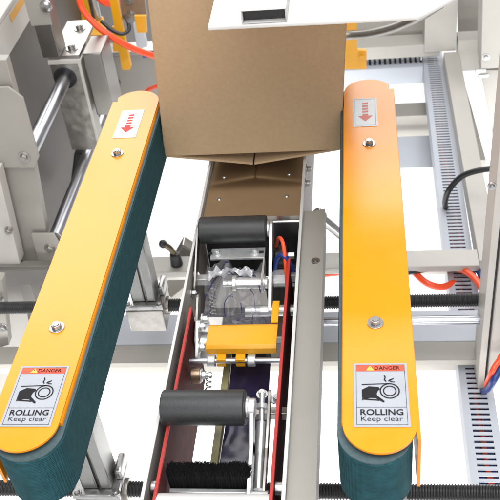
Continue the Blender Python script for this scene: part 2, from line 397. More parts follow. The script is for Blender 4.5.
def belt_unit(side, label):
    cx = .0095 if side > 0 else -.3735
    def X(u): return cx+u*side          # u > 0 points to the outer side
    t = thing('side_belt_unit', (cx, .93, .66), label, 'belt drive unit', 'side belt drive units')
    inn, out = -.0365, .0405
    # yellow cover: top sheet with rounded ends, folded edges
    g = MB(); R = .0385
    pts = []
    n = 20
    yn, yf = .592, 1.262
    for i in range(n+1):
        a = math.pi*i/n; pts.append((X(-R*math.cos(a)), yn-R*math.sin(a)))
    pts += [(X(.0385), .577), (X(out), .577), (X(out), 1.268), (X(.032), 1.268)]
    for i in range(3, n+1):
        a = math.pi*i/n; pts.append((X(R*math.cos(a)), yf+R*math.sin(a)))
    g.prism(pts, 2, GT-.003, GT, .0014)
    cov = g.build('cover', YEL, t)
    # folded flanges: quarter-round bends then straight drops
    def flange(u, y0, y1, drop, r=.004, sgn=1):
        prof = [(u-sgn*r, GT-.0002)]
        for i in range(7):
            a = math.pi/2*i/6; prof.append((u-sgn*r+sgn*r*math.sin(a), GT-.0002-r+r*math.cos(a)))
        prof.append((u, GT-drop)); prof.append((u-sgn*.0034, GT-drop)); prof.append((u-sgn*.0034, GT-r)); prof.append((u-sgn*r, GT-.0025))
        fl_ = MB(); fl_.prism([(X(a), z) for a, z in prof], 1, y0, y1, 0); fl_.build('flange', YEL, cov)
    flange(out+.001, .572, 1.266, .082); flange(inn-.0035, .594, 1.258, .0135, .006, -1)
    for yb in (1.111, .737):
        hb = MB(); hexbolt(hb, (cx-.001, yb, GT), (0, 0, 1), .0062, .005); hb.build('bolt', ZINC, t)
    # belt loop
    z0, z1 = .914, .9895
    ro, ri = .0390, .0350
    bcx = cx-.0052*side
    def loop(r): return rounded(bcx, r, .585, 1.262, 28)
    bm = bmesh.new(); O = loop(ro); I = loop(ri); k = len(O)
    V = [[bm.verts.new((p[0], p[1], z)) for p in L_] for L_, z in ((O, z0), (O, z1-.0012), (loop(ro-.001), z1), (I, z1), (I, z0))]
    for q in range(5):
        for i in range(k): bm.faces.new((V[q][i], V[q][(i+1) % k], V[(q+1) % 5][(i+1) % k], V[(q+1) % 5][i]))
    m = MB(); m.bm = bm; bmesh.ops.recalc_face_normals(bm, faces=bm.faces[:])
    bl = m.build('drive_belt', BELT, t)
    # pale edge of the belt's backing
    bm = bmesh.new(); O = loop(ro-.0008); I = loop(.018)
    V = [[bm.verts.new((p[0], p[1], z)) for p in L_] for L_, z in ((O, z1+.0003), (O, z1+.0022), (I, z1+.0022), (I, z1+.0003))]
    for q in range(4):
        for i in range(k): bm.faces.new((V[q][i], V[q][(i+1) % k], V[(q+1) % 4][(i+1) % k], V[(q+1) % 4][i]))
    m = MB(); m.bm = bm; bmesh.ops.recalc_face_normals(bm, faces=bm.faces[:]); m.build('belt_edge', BELTE, bl)
    for yy in (.586, 1.262):
        r_ = MB(); r_.cyl((bcx, yy, .910), (bcx, yy, .987), .0345, 40, bev=.001); r_.build('belt_roller', BLKP, t)
    r_ = MB(); r_.box(bcx-.033, bcx+.033, .634, 1.22, .925, .988, .001); r_.build('belt_gap_fill', BLKP, t)  # dark filler added to close light leaks between cover lip and belt
    # stickers
    def sticker(x0, x1, y0, y1, name, m_, skew=0):
        s_ = MB(); s_.box(x0, x1, y0, y1, GT+.0002, GT+.0009, .0002); return s_.build(name, m_, t)
    lx0, lx1, ly0, ly1 = cx-.0275, cx+.0305, .586, .674
    if side > 0: lx0, lx1 = cx-.0265, cx+.0315
    st = sticker(lx0, lx1, ly0, ly1, 'warning_label', PAPER)
    def T(dz): return lambda u, v: Vector((lx0+u*(lx1-lx0), ly0+v*(ly1-ly0), GT+dz))
    def rect(m, u0, u1, v0, v1, dz): q = T(dz); m.quad(q(u0, v0), q(u1, v0), q(u1, v1), q(u0, v1))
    m = MB(); rect(m, .05, .95, .865, .965, .0012); m.build('banner', INKR, st, False)
    m = MB(); q = T(.0015); m.bm.faces.new([m.bm.verts.new(q(*p)) for p in ((.235, .875), (.385, .875), (.31, .955))]); m.build('hazard_triangle', INKY, st, False)
    m = MB(); text_bm(m, '!', T(.0018)(.31, .885), (1, 0, 0), (0, 1, 0), .0065); m.build('exclamation_mark', INK, st, False)
    m = MB(); text_bm(m, 'DANGER', T(.0016)(.63, .888), (1, 0, 0), (0, 1, 0), .0070, .0275, .01)
    m.build('lettering', INK, st, False); m = MB(); text_bm(m, 'ROLLING', T(.0013)(.5, .175), (1, 0, 0), (0, 1, 0), .0108, .0445, .02)
    m.build('lettering', INK, st, False); m = MB(); text_bm(m, 'Keep clear', T(.0013)(.5, .085), (1, 0, 0), (0, 1, 0), .0088, .0430, -.003)
    m.build('lettering', INK, st, False)
    m = MB()
    for u0, u1, v0, v1 in ((.045, .955, .028, .033), (.045, .955, .967, .972), (.045, .053, .033, .967), (.947, .955, .033, .967), (.053, .947, .290, .296)): rect(m, u0, u1, v0, v1, .0011)
    m.build('border', INK, st, False)
    pict(st, T(.0013))
    if side > 0: ax0, ax1, ay0, ay1 = .004-.0185, .004+.0185, 1.158, 1.240
    else: ax0, ax1, ay0, ay1 = -.3735-.0175, -.3735+.0195, 1.155, 1.237
    dl = sticker(ax0, ax1, ay0, ay1, 'direction_label', PAPW)
    def U(u, v): return Vector((ax0+u*(ax1-ax0), ay0+v*(ay1-ay0), GT+.0012))
    m = MB(); m.bm.faces.new([m.bm.verts.new(U(*p)) for p in ((.5, .17), (.80, .36), (.62, .36), (.62, .43), (.38, .43), (.38, .36), (.20, .36))])
    for i in range(4):
        v = .475+i*.098; m.bm.faces.new([m.bm.verts.new(U(*p)) for p in ((.38, v), (.62, v+.008), (.62, v+.066), (.38, v+.058))])
    m.build('arrow', INKF if side > 0 else INKP, dl, False)
    m = MB()
    for u0, u1, v0, v1 in ((.07, .93, .035, .045), (.07, .93, .955, .965), (.07, .09, .045, .955), (.91, .93, .045, .955)):
        m.quad(U(u0, v0), U(u1, v0), U(u1, v1), U(u0, v1))
    m.build('border', LINE, dl, False)
    # posts on the spindles
    for ys in (1.088, .715):
        pc = cx-.002
        m = MB(); m.box(pc-.021, pc+.002, ys-.019, ys+.019, .7265, .918, .003); m.box(pc+.0045, pc+.021, ys-.019, ys+.019, .7265, .918, .003)
        m.box(pc+.0018, pc+.0047, ys-.013, ys+.015, .7265, .918, 0)
        po = m.build('support_post', GALV, t)
        m = MB(); m.box(pc-.034, pc+.034, ys-.03, ys+.03, .716, .7262, .003); m.box(pc+.024, pc+.034, ys-.004, ys+.03, .7264, .745, .003)
        fp = m.build('foot_plate', ZINC, po)
        bolts([((pc+sx*.027, ys+sy*.0245, .7262), (0, 0, 1), .0042, .004) for sx in (-1, 1) for sy in (-1, 1)], ZINC, po, 'foot_bolt')
        m = MB(); m.box(pc-.032, pc+.032, ys-.031, ys+.029, .668, .7158, .003); m.cyl((pc-.038, ys, .70), (pc+.038, ys, .70), .016, bev=.001); m.build('spindle_nut', CAST, t)
    return t
belt_unit(-1, 'left yellow capped belt unit slanting beside the carton, dark teal belt face showing')
belt_unit(1, 'right yellow capped belt unit standing upright in view next to the slotted duct')

# ------------------------------------------------------------------ carton
sh = .0745; xl, xr_, z0, z1, y0, y1 = -.3312, -.0365, .918, 1.232, 1.22, 1.45
ct = thing('cardboard_carton', ((xl+xr_)/2, 1.4, .90), 'plain brown cardboard carton gripped between the two side belts', 'carton')
def bx(x, z): return x+(z-z0)*sh
m = MB(); th = .004; bm = bmesh.new()
def ringv(z, off): return [bm.verts.new((bx(x, z), y, z)) for x, y in ((xl+off, y0+off), (xr_-off, y0+off), (xr_-off, y1-off), (xl+off, y1-off))]
a = ringv(z0, 0); c = ringv(z1, 0); d = ringv(z1, th); e = ringv(z0, th)
for p, q in ((a, c), (c, d), (d, e), (e, a)):
    for i in range(4): bm.faces.new((p[i], p[(i+1) % 4], q[(i+1) % 4], q[i]))
bmesh.ops.recalc_face_normals(bm, faces=bm.faces[:])
bmesh.ops.bevel(bm, geom=[e2 for e2 in bm.edges], offset=.0013, segments=2, affect='EDGES')
m.bm = bm; m.build('carton_body', CARD, ct)
def flap(ps, name, tdir):
    bm = bmesh.new(); A = [bm.verts.new(p) for p in ps]; B = [bm.verts.new(Vector(p)+Vector(tdir)) for p in ps]
    bm.faces.new(A); bm.faces.new(B); k = len(ps)
    for i in range(k): bm.faces.new((A[i], A[(i+1) % k], B[(i+1) % k], B[i]))
    bmesh.ops.recalc_face_normals(bm, faces=bm.faces[:]); m = MB(); m.bm = bm; return m.build(name, CARD, ct)
cxm = (xl+xr_)/2
# two long bottom flaps folding in, their front edges making a shallow V at the middle
flap([(xl+.002, y0+.001, z0-.001), (cxm-.001, y0+.002, z0-.024), (cxm-.001, y1, z0-.020), (xl+.002, y1, z0-.001)], 'bottom_flap', (0, 0, .0035))
flap([(xr_-.002, y0+.001, z0-.001), (cxm+.002, y0+.002, z0-.024), (cxm+.002, y1, z0-.020), (xr_-.002, y1, z0-.001)], 'bottom_flap', (0, 0, .0035))
flap([(xl+.004, y0+.004, z0-.001), (xr_-.004, y0+.004, z0-.001), (xr_-.01, y0+.12, z0-.004), (xl+.01, y0+.12, z0-.004)], 'front_flap', (0, 0, .003))
flap([(xl+sh*.314, y0, z1), (xr_+sh*.314, y0, z1), (xr_+sh*.314, y0+.19, z1+.001), (xl+sh*.314, y0+.19, z1+.001)], 'top_flap', (0, 0, .0035))
flap([(xl+sh*.314, y0+.192, z1), (xr_+sh*.314, y0+.192, z1), (xr_+sh*.314, y1, z1), (xl+sh*.314, y1, z1)], 'top_flap', (0, 0, .0035))

# ------------------------------------------------------------------ top press plate with square tube
zp = 1.252
t = thing('press_plate', (-.05, 1.3, zp), 'white press plate with square tube welded on, above the carton', 'press plate')
pp = [at(208, 31, 2, zp), at(418, 20.5, 2, zp), at(424, 18, 2, zp), at(462, -2, 2, zp)]
poly = [(q.x, q.y) for q in pp]; poly += [(poly[-1][0]+.02, 1.27), (poly[0][0]-.004, 1.27)]
m = MB(); m.prism(poly, 2, zp, zp+.005, .0015); m.build('plate', WHT, t)
q0 = at(242, 24.5, 2, zp+.0052); q1 = at(287, 23, 2, zp+.0052)
m = MB(); xa, xb, ya, h = q0.x, q1.x, q0.y, .0175; tk = .0018
zq = zp+.0052
m.box(xa, xb, ya, 1.30, zq, zq+tk, .0006); m.box(xa, xb, ya, 1.30, zq+h-tk*.6, zq+h, .0006)
m.box(xa, xa+tk, ya+.0002, 1.30, zq+tk+.0002, zq+h-tk*.6-.0002, .0004); m.box(xb-tk, xb, ya+.0002, 1.30, zq+tk+.0002, zq+h-tk*.6-.0002, .0004)
tb = m.build('square_tube', mat('grey_tube_enamel', (.42, .415, .40), .4, noise=.08, nscale=20), t)
m = MB(); m.box(xa+tk+.0002, xb-tk-.0002, ya+.007, ya+.011, zq+tk+.0002, zq+h-tk*.6-.0002, 0); m.build('tube_shade', BLKP, tb)  # black insert standing for the shade inside the open tube

# ------------------------------------------------------------------ conveyor bed rails, red belts
XL, XR, ZR = -.2575, -.1000, .89
t = thing('conveyor_bed', (-.179, .9, .7), 'narrow steel conveyor bed with two red belts between the side units', 'conveyor bed')
m = MB(); m.box(XL-.003, XL, .35, 1.56, .74, ZR, .0006); rl = m.build('side_plate', RAILP, t); rl['label'] = 'left steel side plate of the bed'
m = MB(); m.box(XL-.0036, XL+.0006, .35, 1.56, ZR+.0001, ZR+.0028, .0008); m.build('edge_strip', WHT, rl)
m = MB(); m.box(XR, XR+.003, .35, 1.56, .74, ZR, .0006); rr = m.build('side_plate', RAILP, t); rr['label'] = 'right steel side plate of the bed'
m = MB(); m.box(XR-.0006, XR+.0040, .35, 1.56, ZR+.0001, ZR+.0028, .0008); m.build('edge_strip', WHT, rr)
m = MB(); m.prism([(XR+.0042, .884), (-.0805, .8835), (-.0622, .887), (-.0622, .84), (-.0645, .84), (-.0645, .8845), (-.081, .881), (XR+.0042, .8815)], 1, .35, 1.104, .0004)
ch = m.build('channel_rail', BEI, t)
m = MB(); hexbolt(m, (-.0735, .982, .885), (0, 0, 1), .004, .001, True); m.build('bolt', STEEL, ch)
def redbelt(x, y0, y1, zlo, inward):
    m = MB(); m.box(x-.0016, x+.0016, y0, y1, zlo, ZR-.0045, .0005); o = m.build('carry_belt', DKRED, t)
    m = MB(); m.box(x-.0021, x+.0021, y0, y1, ZR-.0043, ZR, .0008); m.build('belt_edge', REDB, o)
redbelt(-.2455, .40, .885, .745, 1); redbelt(-.1125, .40, .985, .745, -1)
bolts([((x, yy, z), (1 if x > -.18 else -1, 0, 0), .0055, .006) for x, yy, z in ((XR+.003, 1.19, .875), (XR+.003, 1.235, .872))], CAST, t)
bolts([((XL, yy, .86), (1, 0, 0), .006, .006) for yy in (.985, .945)], ZINC, t)
# bottom cross bar under the brush, plate with crease under the carton
m = MB(); m.cyl((XL+.012, .568, .868), (XR-.012, .568, .868), .022, 40, bev=.001)
m.build('end_roller', WHT, t)  # white coat stands for the light reflected by polished metal
for x, s_ in ((XL+.001, 1), (XR-.001, -1)):
    m = MB(); m.cyl((x, .600, .872), (x+s_*.010, .600, .872), .008, 24, bev=.001); m.build('roller_cap', ZINC, t)
m = MB(); m.prism([(1.094, .8735), (1.0935, .8835), (1.176, .8835), (1.56, .874), (1.56, .872), (1.176, .8812), (1.0965, .8812), (1.0965, .8735)], 0, XL+.0008, XR-.0008, .0003)
bp_ = m.build('bed_plate', PLATE, t)
for px, py in ((219, 199), (286.5, 196), (224, 177), (289, 174)):
    q = at(px, py, 2, .884 if py > 185 else .883); m = MB(); m.lathe((q.x, q.y, q.z-.002), (q.x, q.y, q.z+1), [(0, .0035), (.002, .0035), (.0031, .0024), (.0036, .0008)], 20); m.build('screw_head', ZINC, bp_)

# ------------------------------------------------------------------ tape head
ZB = mat('bright_zinc', (.60, .61, .61), .33, .75, noise=.1, nscale=60, rvar=.08, bump=.06, bscale=200)
t = thing('taping_unit', (-.195, .85, .74), 'tape sealing head with two black rollers, yellow blade guard and brush', 'tape head')
def roller(x0, x1, y, z, r, mat_):
    m = MB(); L_ = x1-x0
    m.lathe((x0, y, z), (x1, y, z), [(0, r-.006), (.0004, r-.0015), (.0018, r-.0001), (.003, r), (L_-.003, r), (L_-.0018, r-.0001), (L_-.0004, r-.0015), (L_, r-.006)], 56)
    o = m.build('roller', mat_, t)
    m = MB(); m.cyl((x0-.0015, y, z), (x1+.008, y, z), .006); m.build('axle', ZB, o)
    m = MB(); m.cyl((x1+.0002, y, z), (x1+.004, y, z), .013, bev=.001); m.build('bearing', ZB, o)
    return o
roller(-.2505, -.1475, 1.040, .902, .0205, BLK)['label'] = 'front black roller near the carton'
roller(-.2530, -.1495, .694, .902, .0218, BLK)['label'] = 'large black roller above the brush'
def link(pts, r, x0, x1, name, mat_=ZB, parent=None):
    """flat arm with rounded ends through (y, z) points"""
    m = MB()
    for (ya, za), (yb, zb) in zip(pts, pts[1:]):
        d = Vector((yb-ya, zb-za)).normalized(); n = Vector((-d.y, d.x)); poly = []
        for i in range(11): a = math.pi*i/10; poly.append((ya+r*(n.x*math.cos(a)-d.x*math.sin(a)), za+r*(n.y*math.cos(a)-d.y*math.sin(a))))
        for i in range(11): a = math.pi*i/10; poly.append((yb+r*(-n.x*math.cos(a)+d.x*math.sin(a)), zb+r*(-n.y*math.cos(a)+d.y*math.sin(a))))
        m.prism(poly, 0, x0, x1, .0005)
    return m.build(name, mat_, parent or t)
# arm of the front roller
link([(1.040, .905), (.985, .875), (.93, .84)], .010, -.143, -.138, 'roller_arm')
link([(1.040, .902), (.96, .86)], .009, -.2545, -.2515, 'roller_arm', STEEL)
m = MB(); m.cyl((-.196, .958, .866), (-.144, .958, .866), .0085, bev=.0012); m.cyl((-.21, .958, .866), (-.195, .958, .866), .0052); m.build('pivot_pin', ZB, t)
m = MB(); m.cyl((-.178, .928, .838), (-.104, .928, .838), .0085, bev=.001)
m.build('pivot_pin', ZB, t)
m = MB(); m.cyl((-.151, .958, .866), (-.148, .958, .866), .012, 32, bev=.0006); m.build('collar', ZB, t); m = MB(); m.cyl((-.196, .958, .866), (-.190, .958, .866), .0115, 32, bev=.0006); m.build('collar', ZB, t)
# slotted clamp plate under the front roller
m = MB(); m.box(-.232, -.150, .994, 1.018, .880, .884, .0008); m.box(-.152, -.149, .94, .9935, .862, .8835, .0006); cp = m.build('clamp_plate', ZB, t)
for x in (-.2225, -.1655):
    m = MB(); hexbolt(m, (x, 1.006, .884), (0, 0, 1), .0045, .004); m.build('bolt', ZB, cp)
for x in (-.2305, -.157):
    m = MB(); m.box(x-.005, x+.005, 1.003, 1.009, .8842, .8846, 0); m.build('slot', BLKP, cp)
m = MB(); m.box(-.235, -.15, .975, .979, .80, .868, .0008); m.build('back_plate', STEEL, t)
# cross bars to the side plates
m = MB(); m.box(XL+.0005, -.232, .97, .982, .852, .864, .001); m.build('cross_bar', ZB, t); m = MB(); m.box(-.138, XR-.0005, .975, .99, .850, .864, .001); m.build('cross_bar', ZB, t)
m = MB(); m.box(-.23, XR-.001, .720, .732, .846, .858, .001); m.build('cross_bar', CAST, t)
m = MB(); m.box(XL+.001, -.205, .87, .9, .80, .855, .0012); m.build('blade_block', ZB, t)
# crumpled clear film behind the clamp plate
def sheet(name, mat_, fn, nu=44, nv=44):
    bm = bmesh.new(); G = [[bm.verts.new(fn(i/nu, j/nv)) for i in range(nu+1)] for j in range(nv+1)]
    for j in range(nv):
        for i in range(nu): bm.faces.new((G[j][i], G[j][i+1], G[j+1][i+1], G[j+1][i]))
    m = MB(); m.bm = bm; return m.build(name, mat_, t)
from mathutils import noise as NZ
def crumple(u, v):
    x = -.236+u*.082; y = .988-v*.12; z = .872-v*.045
    k = NZ.noise(Vector((u*3.1, v*3.3, 1.7)))*1.6
    k2 = 1-abs(NZ.noise(Vector((u*5+2, v*5, 4.2))))*2
    return Vector((x+.004*k, y+.006*k, z+.010*k+.008*k2))
sheet('tape_film', FILM, crumple, 70, 70)
FOLD = mat('bright_crumpled_film', (.50, .50, .52), .12, .2)
def fold(u, v):
    x = -.232+u*.066; y = .980-v*(.008+.026*abs(u-.55)); z = .872+.006*abs(math.sin(u*9.2+v*3))+.007*NZ.noise(Vector((u*9, v*5, 9)))
    return Vector((x, y, z))
sheet('tape_fold', FOLD, fold, 50, 20)
def web(u, v):
    return Vector((-.222+u*.088, .925-v*.058, .836+.018*v+.004*math.sin(v*5)+.003*NZ.noise(Vector((u*5, v*4, 3)))))
sheet('tape_web', film_mat('dark_tape_web', (.10, .10, .12), .55, (.02, .02, .07), 1.7), web, 40, 20)
# navy printed tape running down from the blade guard to the brush, olive edge
def navy(u, v):
    return Vector((-.194+u*.056, (.868-v*.248), .812-.015*math.sin(v*3.1)+.002*NZ.noise(Vector((u*4, v*9, 0)))))
sheet('tape_strip', NAVY, navy, 16, 50)
m = MB(); m.box(-.204, -.1945, .61, .868, .795, .812, .0006); m.build('tape_guide', OLIVE, t)
# yellow blade guard
m = MB(); zy = .870
prof = []
xg0, xg1 = -.2205, -.1235
m.prism([(.826, .856), (.826, zy-.004), (.830, zy), (.866, zy), (.8705, zy-.002), (.8715, zy-.008), (.8695, zy-.008), (.8690, zy-.004), (.866, zy-.002), (.8305, zy-.002), (.828, zy-.005), (.828, .856)], 0, xg0, xg1, .0003)
m.prism([(.8717, zy-.002), (.8717, zy+.0002), (.914, zy+.0002), (.916, zy-.0008), (.916, zy-.002)], 0, -.1335, -.1237, .0003)
m.box(-.2060, -.1935, .815, .8275, .842, .8555, .001); m.box(-.1800, -.1670, .815, .8275, .842, .8555, .001)
m.build('blade_guard', YELB, t)
m = MB(); m.cyl((XL+.001, .819, .850), (XR-.012, .819, .850), .0042); m.build('hinge_rod', CHROME, t)
for x in (-.2135, -.158):
    m = MB(); m.cyl((x-.0055, .819, .850), (x+.0055, .819, .850), .0085, 28, bev=.0012); m.build('collar', ZB, t)
# left linkages: spring anchor, rocker plates
link([(.868, .868), (.835, .842)], .009, -.238, -.234, 'rocker_arm'); link([(.915, .875), (.86, .846)], .008, -.2425, -.239, 'rocker_arm', STEEL)
bolts([((-.234, yy, zz), (1, 0, 0), .0055, .006) for yy, zz in ((.868, .868), (.845, .85), (.89, .86))], ZB, t)
m = MB(); m.cyl((-.2335, .857, .848), (-.216, .857, .848), .009, bev=.001); m.build('pivot_pin', ZB, t)
m = MB(); m.cyl((-.2405, .802, .84), (-.2275, .802, .84), .0112, bev=.001); m.build('spacer', mat('bronze_bush', (.30, .22, .15), .35, 1, noise=.2), t)
bolts([((-.2273, .802, .84), (1, 0, 0), .006, .005), ((-.2185, .802, .84), (1, 0, 0), .005, .004, False)], ZB, t)
m = MB(); m.cyl((-.2285, .802, .84), (-.215, .802, .84), .003, 20); m.build('stud', ZB, t)
def spring(p0, p1, r, wire, turns):
    p0 = Vector(p0); p1 = Vector(p1); d = p1-p0; q = d.to_track_quat('Z', 'Y').to_matrix(); pts = []
    N_ = turns*10
    for i in range(N_+1):
        a = 2*math.pi*turns*i/N_; pts.append(p0+d*(i/N_)+q @ Vector((r*math.cos(a), r*math.sin(a), 0)))
    m = MB(); m.tube(pts, wire, 6, 1); return m.build('spring', CAST, t, 'all')
spring((-.2165, .800, .838), (-.2165, .745, .812), .0036, .0010, 9)
spring((-.232, .985, .855), (-.226, .90, .80), .0045, .0011, 18)
# arms of the main roller
link([(.694, .902), (.655, .872), (.597, .858)], .009, -.1445, -.1395, 'roller_arm')
link([(.735, .876), (.66, .862), (.597, .855)], .007, -.127, -.1235, 'roller_arm', CAST)
m = MB(); m.cyl((-.1495, .694, .902), (-.1375, .694, .902), .0115, 30, bev=.0015); m.build('pivot_pin', ZB, t); m = MB(); m.cyl((-.146, .597, .858), (-.119, .597, .858), .0075, 24, bev=.001); m.build('pivot_pin', ZB, t)
m = MB(); m.cyl((-.1345, .735, .88), (-.1345, .70, .866), .0035, 20); m.cyl((-.1345, .722, .8748), (-.1345, .716, .8724), .0075, 6, bev=.0005); m.cyl((-.1345, .70, .866), (-.1345, .62, .84), .0062, 20); m.build('tension_rod', ZB, t)
bolts([((-.139, .757, .852), (0, 0, 1), .005, .005), ((-.119, .745, .856), (0, 0, 1), .005, .006)], ZB, t)
# brush
m = MB(); m.box(-.240, -.141, .606, .612, .842, .853, .001); m.box(-.240, -.141, .6122, .628, .842, .845, .0008); bh = m.build('brush_holder', ZB, t)
bm = bmesh.new(); rnd = random.Random(3)
for i in range(7500):
    x = rnd.uniform(-.239, -.142); y = rnd.uniform(.613, .626); hgt = .036+.0014*math.sin(x*150)+.0008*math.sin(x*420)+rnd.uniform(-.003, .0012)
    if x < -.235 or x > -.146: hgt -= .004
    lx = rnd.uniform(-.002, .002)+(x+.19)*.02; ly = rnd.uniform(0, .004); r = .00045; a0 = rnd.uniform(0, 6.28)
    base = [bm.verts.new((x+r*math.cos(a0+k*2.094), y+r*math.sin(a0+k*2.094), .846)) for k in range(3)]
    top = [bm.verts.new((x+lx+r*.6*math.cos(a0+k*2.094), y+ly+r*.6*math.sin(a0+k*2.094), .846+hgt)) for k in range(3)]
    for k in range(3): bm.faces.new((base[k], base[(k+1) % 3], top[(k+1) % 3], top[k]))
    bm.faces.new(top)
m = MB(); m.bm = bm; BLKB = mat('black_bristle', (.007, .007, .008), .7, spec=.2); m.build('bristles', BLKB, bh, False)
m = MB(); m.box(-.238, -.143, .614, .625, .8455, .874, .001); m.build('bristle_core', BLKB, bh)

m = MB(); m.box(XL+.0005, XR-.0005, .955, 1.089, .752, .756, .0006); m.build('base_plate', STEEL, t)
# dark works seen between bed plate and right rail
t = thing('pulley_block', (-.125, 1.06, .78), 'black pulleys behind the front roller beside the right rail', 'pulley')
m = MB(); m.cyl((-.142, 1.06, .83), (-.122, 1.06, .83), .019, 32, bev=.002); m.build('pulley', BLKP, t); m = MB(); m.cyl((-.120, 1.045, .80), (-.106, 1.045, .80), .022, 32, bev=.002); m.build('pulley', BLKP, t)
m = MB(); m.cyl((-.122, 1.06, .83), (-.112, 1.06, .83), .006, 6); m.build('axle', ZINC, t); m = MB(); m.cyl((-.145, 1.028, .80), (-.105, 1.028, .80), .006, 20); m.build('axle', ZINC, t)
m = MB(); m.box(XL+.001, XR-.001, 1.09, 1.0925, .76, .872, 0); m.build('backing_plate', BLKP, t)

# ------------------------------------------------------------------ hoses and cables
def hose(name, pts, r, mat_, label, cat, group=None):
    m = MB(); m.tube(pts, r, 20, 10); o = m.build(name, mat_); tag(o, label, cat, group); return o
hose('cable', [(-.143, 1.075, .83), at(279, 238, 1, 1.02), at(284, 249, 1, .99), (-.118, .965, .82)], .0028, ORG, 'thin orange cable curling beside the front black roller', 'cable')
hose('cable', [(-.140, .99, .846), at(278, 257.5, 1, .992), at(286, 258, 1, .985), (-.104, .985, .85)], .004, BLU, 'short blue tube right of the front black roller arm', 'cable')
zc = .575
hose('air_hose', [at(396, 258, 2, .56), at(411, 269, 2, zc), at(425, 282, 2, zc), at(440, 287, 2, zc-.01), at(453, 283, 2, zc-.02), at(463, 275, 2, zc-.05)], .0065, ORG, 'orange hose sagging between right belt unit and duct', 'hose')
hose('air_hose', [at(430, 262, 2, .56), at(452, 267, 2, .57), at(468, 273, 2, .59), at(480, 285, 2, .60), at(486, 300, 2, .60)], .0065, ORG, 'orange hose bending down beside the right post', 'hose')
hose('air_hose', [at(470, 262, 2, .56), at(478, 270, 2, .58), at(484, 283, 2, .59), at(488, 300, 2, .58)], .006, BLU, 'dark blue hose beside the right post', 'hose')
hose('air_hose', [at(405, 273, 2, .585), at(430, 269, 2, .585), at(455, 267, 2, .585), at(478, 266, 2, .585)], .0055, BLKH, 'black cable along the underside of the right beam', 'cable')
hose('air_hose', [at(300, 277, 2, .575), at(325, 274.5, 2, .58), at(345, 272, 2, .58), at(372, 268, 2, .57)], .0055, ORG, 'orange hose between bed rail and right belt unit', 'hose')
hose('air_hose', [at(300, 272, 2, .565), at(325, 270.5, 2, .57), at(345, 269.5, 2, .57), at(372, 267, 2, .56)], .004, BLU, 'thin blue hose above the orange one by the bed rail', 'hose')
hose('cable', [at(446, 208, 2, .555), at(445, 202, 2, .59), at(449, 190, 2, .63), at(461, 177, 2, .66), at(476, 171, 2, .68), at(496, 168, 2, .69)], .006, BLKH, 'thick black cable arching out of the slotted duct', 'cable')
hose('cable', [at(485, 390, 2, .57), at(487, 383, 2, .61), at(492, 372, 2, .65), at(498, 362, 2, .66), at(515, 345, 2, .68), (.37, 1.06, .72), (.36, 1.14, .76)], .0045, ORG, 'orange wire leaving the duct beside the right post', 'wire')
hose('cable', [at(483, 391, 2, .565), at(489, 388, 2, .61), at(494, 380, 2, .64), at(502, 366, 2, .65), at(518, 350, 2, .67), (.38, 1.05, .71), (.37, 1.14, .75)], .0055, BLU, 'blue wire leaving the duct beside the right post', 'wire')

# ------------------------------------------------------------------ wiring ducts
def duct(name, p0, p1, width, height, label, pitch, slot_w, wires=True):
    """slotted duct from p0 to p1 (centre of the slotted face), face up"""
    p0 = Vector(p0); p1 = Vector(p1); d = (p1-p0).normalized(); L_ = (p1-p0).length; s_ = Vector((d.y, -d.x, 0)); up = Vector((0, 0, 1))
    t = thing(name, p0-up*height, label, 'wiring duct', 'slotted wiring ducts')
    Mx = Matrix.Identity(4)
    for i, v in enumerate((s_, d, up)):
        for r in range(3): Mx[r][i] = v[r]
    Mx.translation = p0
    m = MB(); hw = width/2; sw = width*slot_w/2; tk = .0022
    m.box(-hw, -sw, 0, L_, -tk, 0, .0005, Mx); m.box(sw, hw, 0, L_, -tk, 0, .0005, Mx)
    m.box(-hw, -hw+tk, 0, L_, -height, -tk-.0001, .0004, Mx); m.box(hw-tk, hw, 0, L_, -height, -tk-.0001, .0004, Mx)
    k = int(L_/pitch)
    for i in range(k+1):
        y_ = i*pitch; m.box(-sw-.0006, sw+.0006, y_, min(y_+pitch*.55, L_), -tk+.0001, -.0001, 0, Mx)
    m.build('duct_body', PVC, t)
    m = MB(); m.box(-hw+tk, hw-tk, 0, L_, -height, -height+tk, 0, Mx); m.build('duct_floor_shade', BLKH, t)  # floor blackened to stand for the shade inside the grey duct
    if wires:
        rnd = random.Random(len(label))
        for mat_, nn in ((BLU, 4), (REDW, 2), (BLKH, 3)):
            for j in range(nn):
                off = rnd.uniform(-sw*.8, sw*.8); pts = []
                for i in range(14):
                    off = max(-sw*.85, min(sw*.85, off+rnd.uniform(-.005, .005)))
                    pts.append(Mx @ Vector((off, L_*i/13, -.012-rnd.uniform(0, .006))))
                m = MB(); m.tube(pts, .0032, 8, 5); m.build('wire', mat_, t, 'all')
    return t
duct('wiring_duct', (.178, .82, .560), (.190, 2.215, .560), .054, .05, 'long grey slotted duct running back along the right side', .0112, .56)
duct('wiring_duct', (-.15, 2.172, .560), (.1615, 2.172, .560), .085, .05, 'short grey slotted duct crossing at the back behind the yellow bracket', .0135, .5)

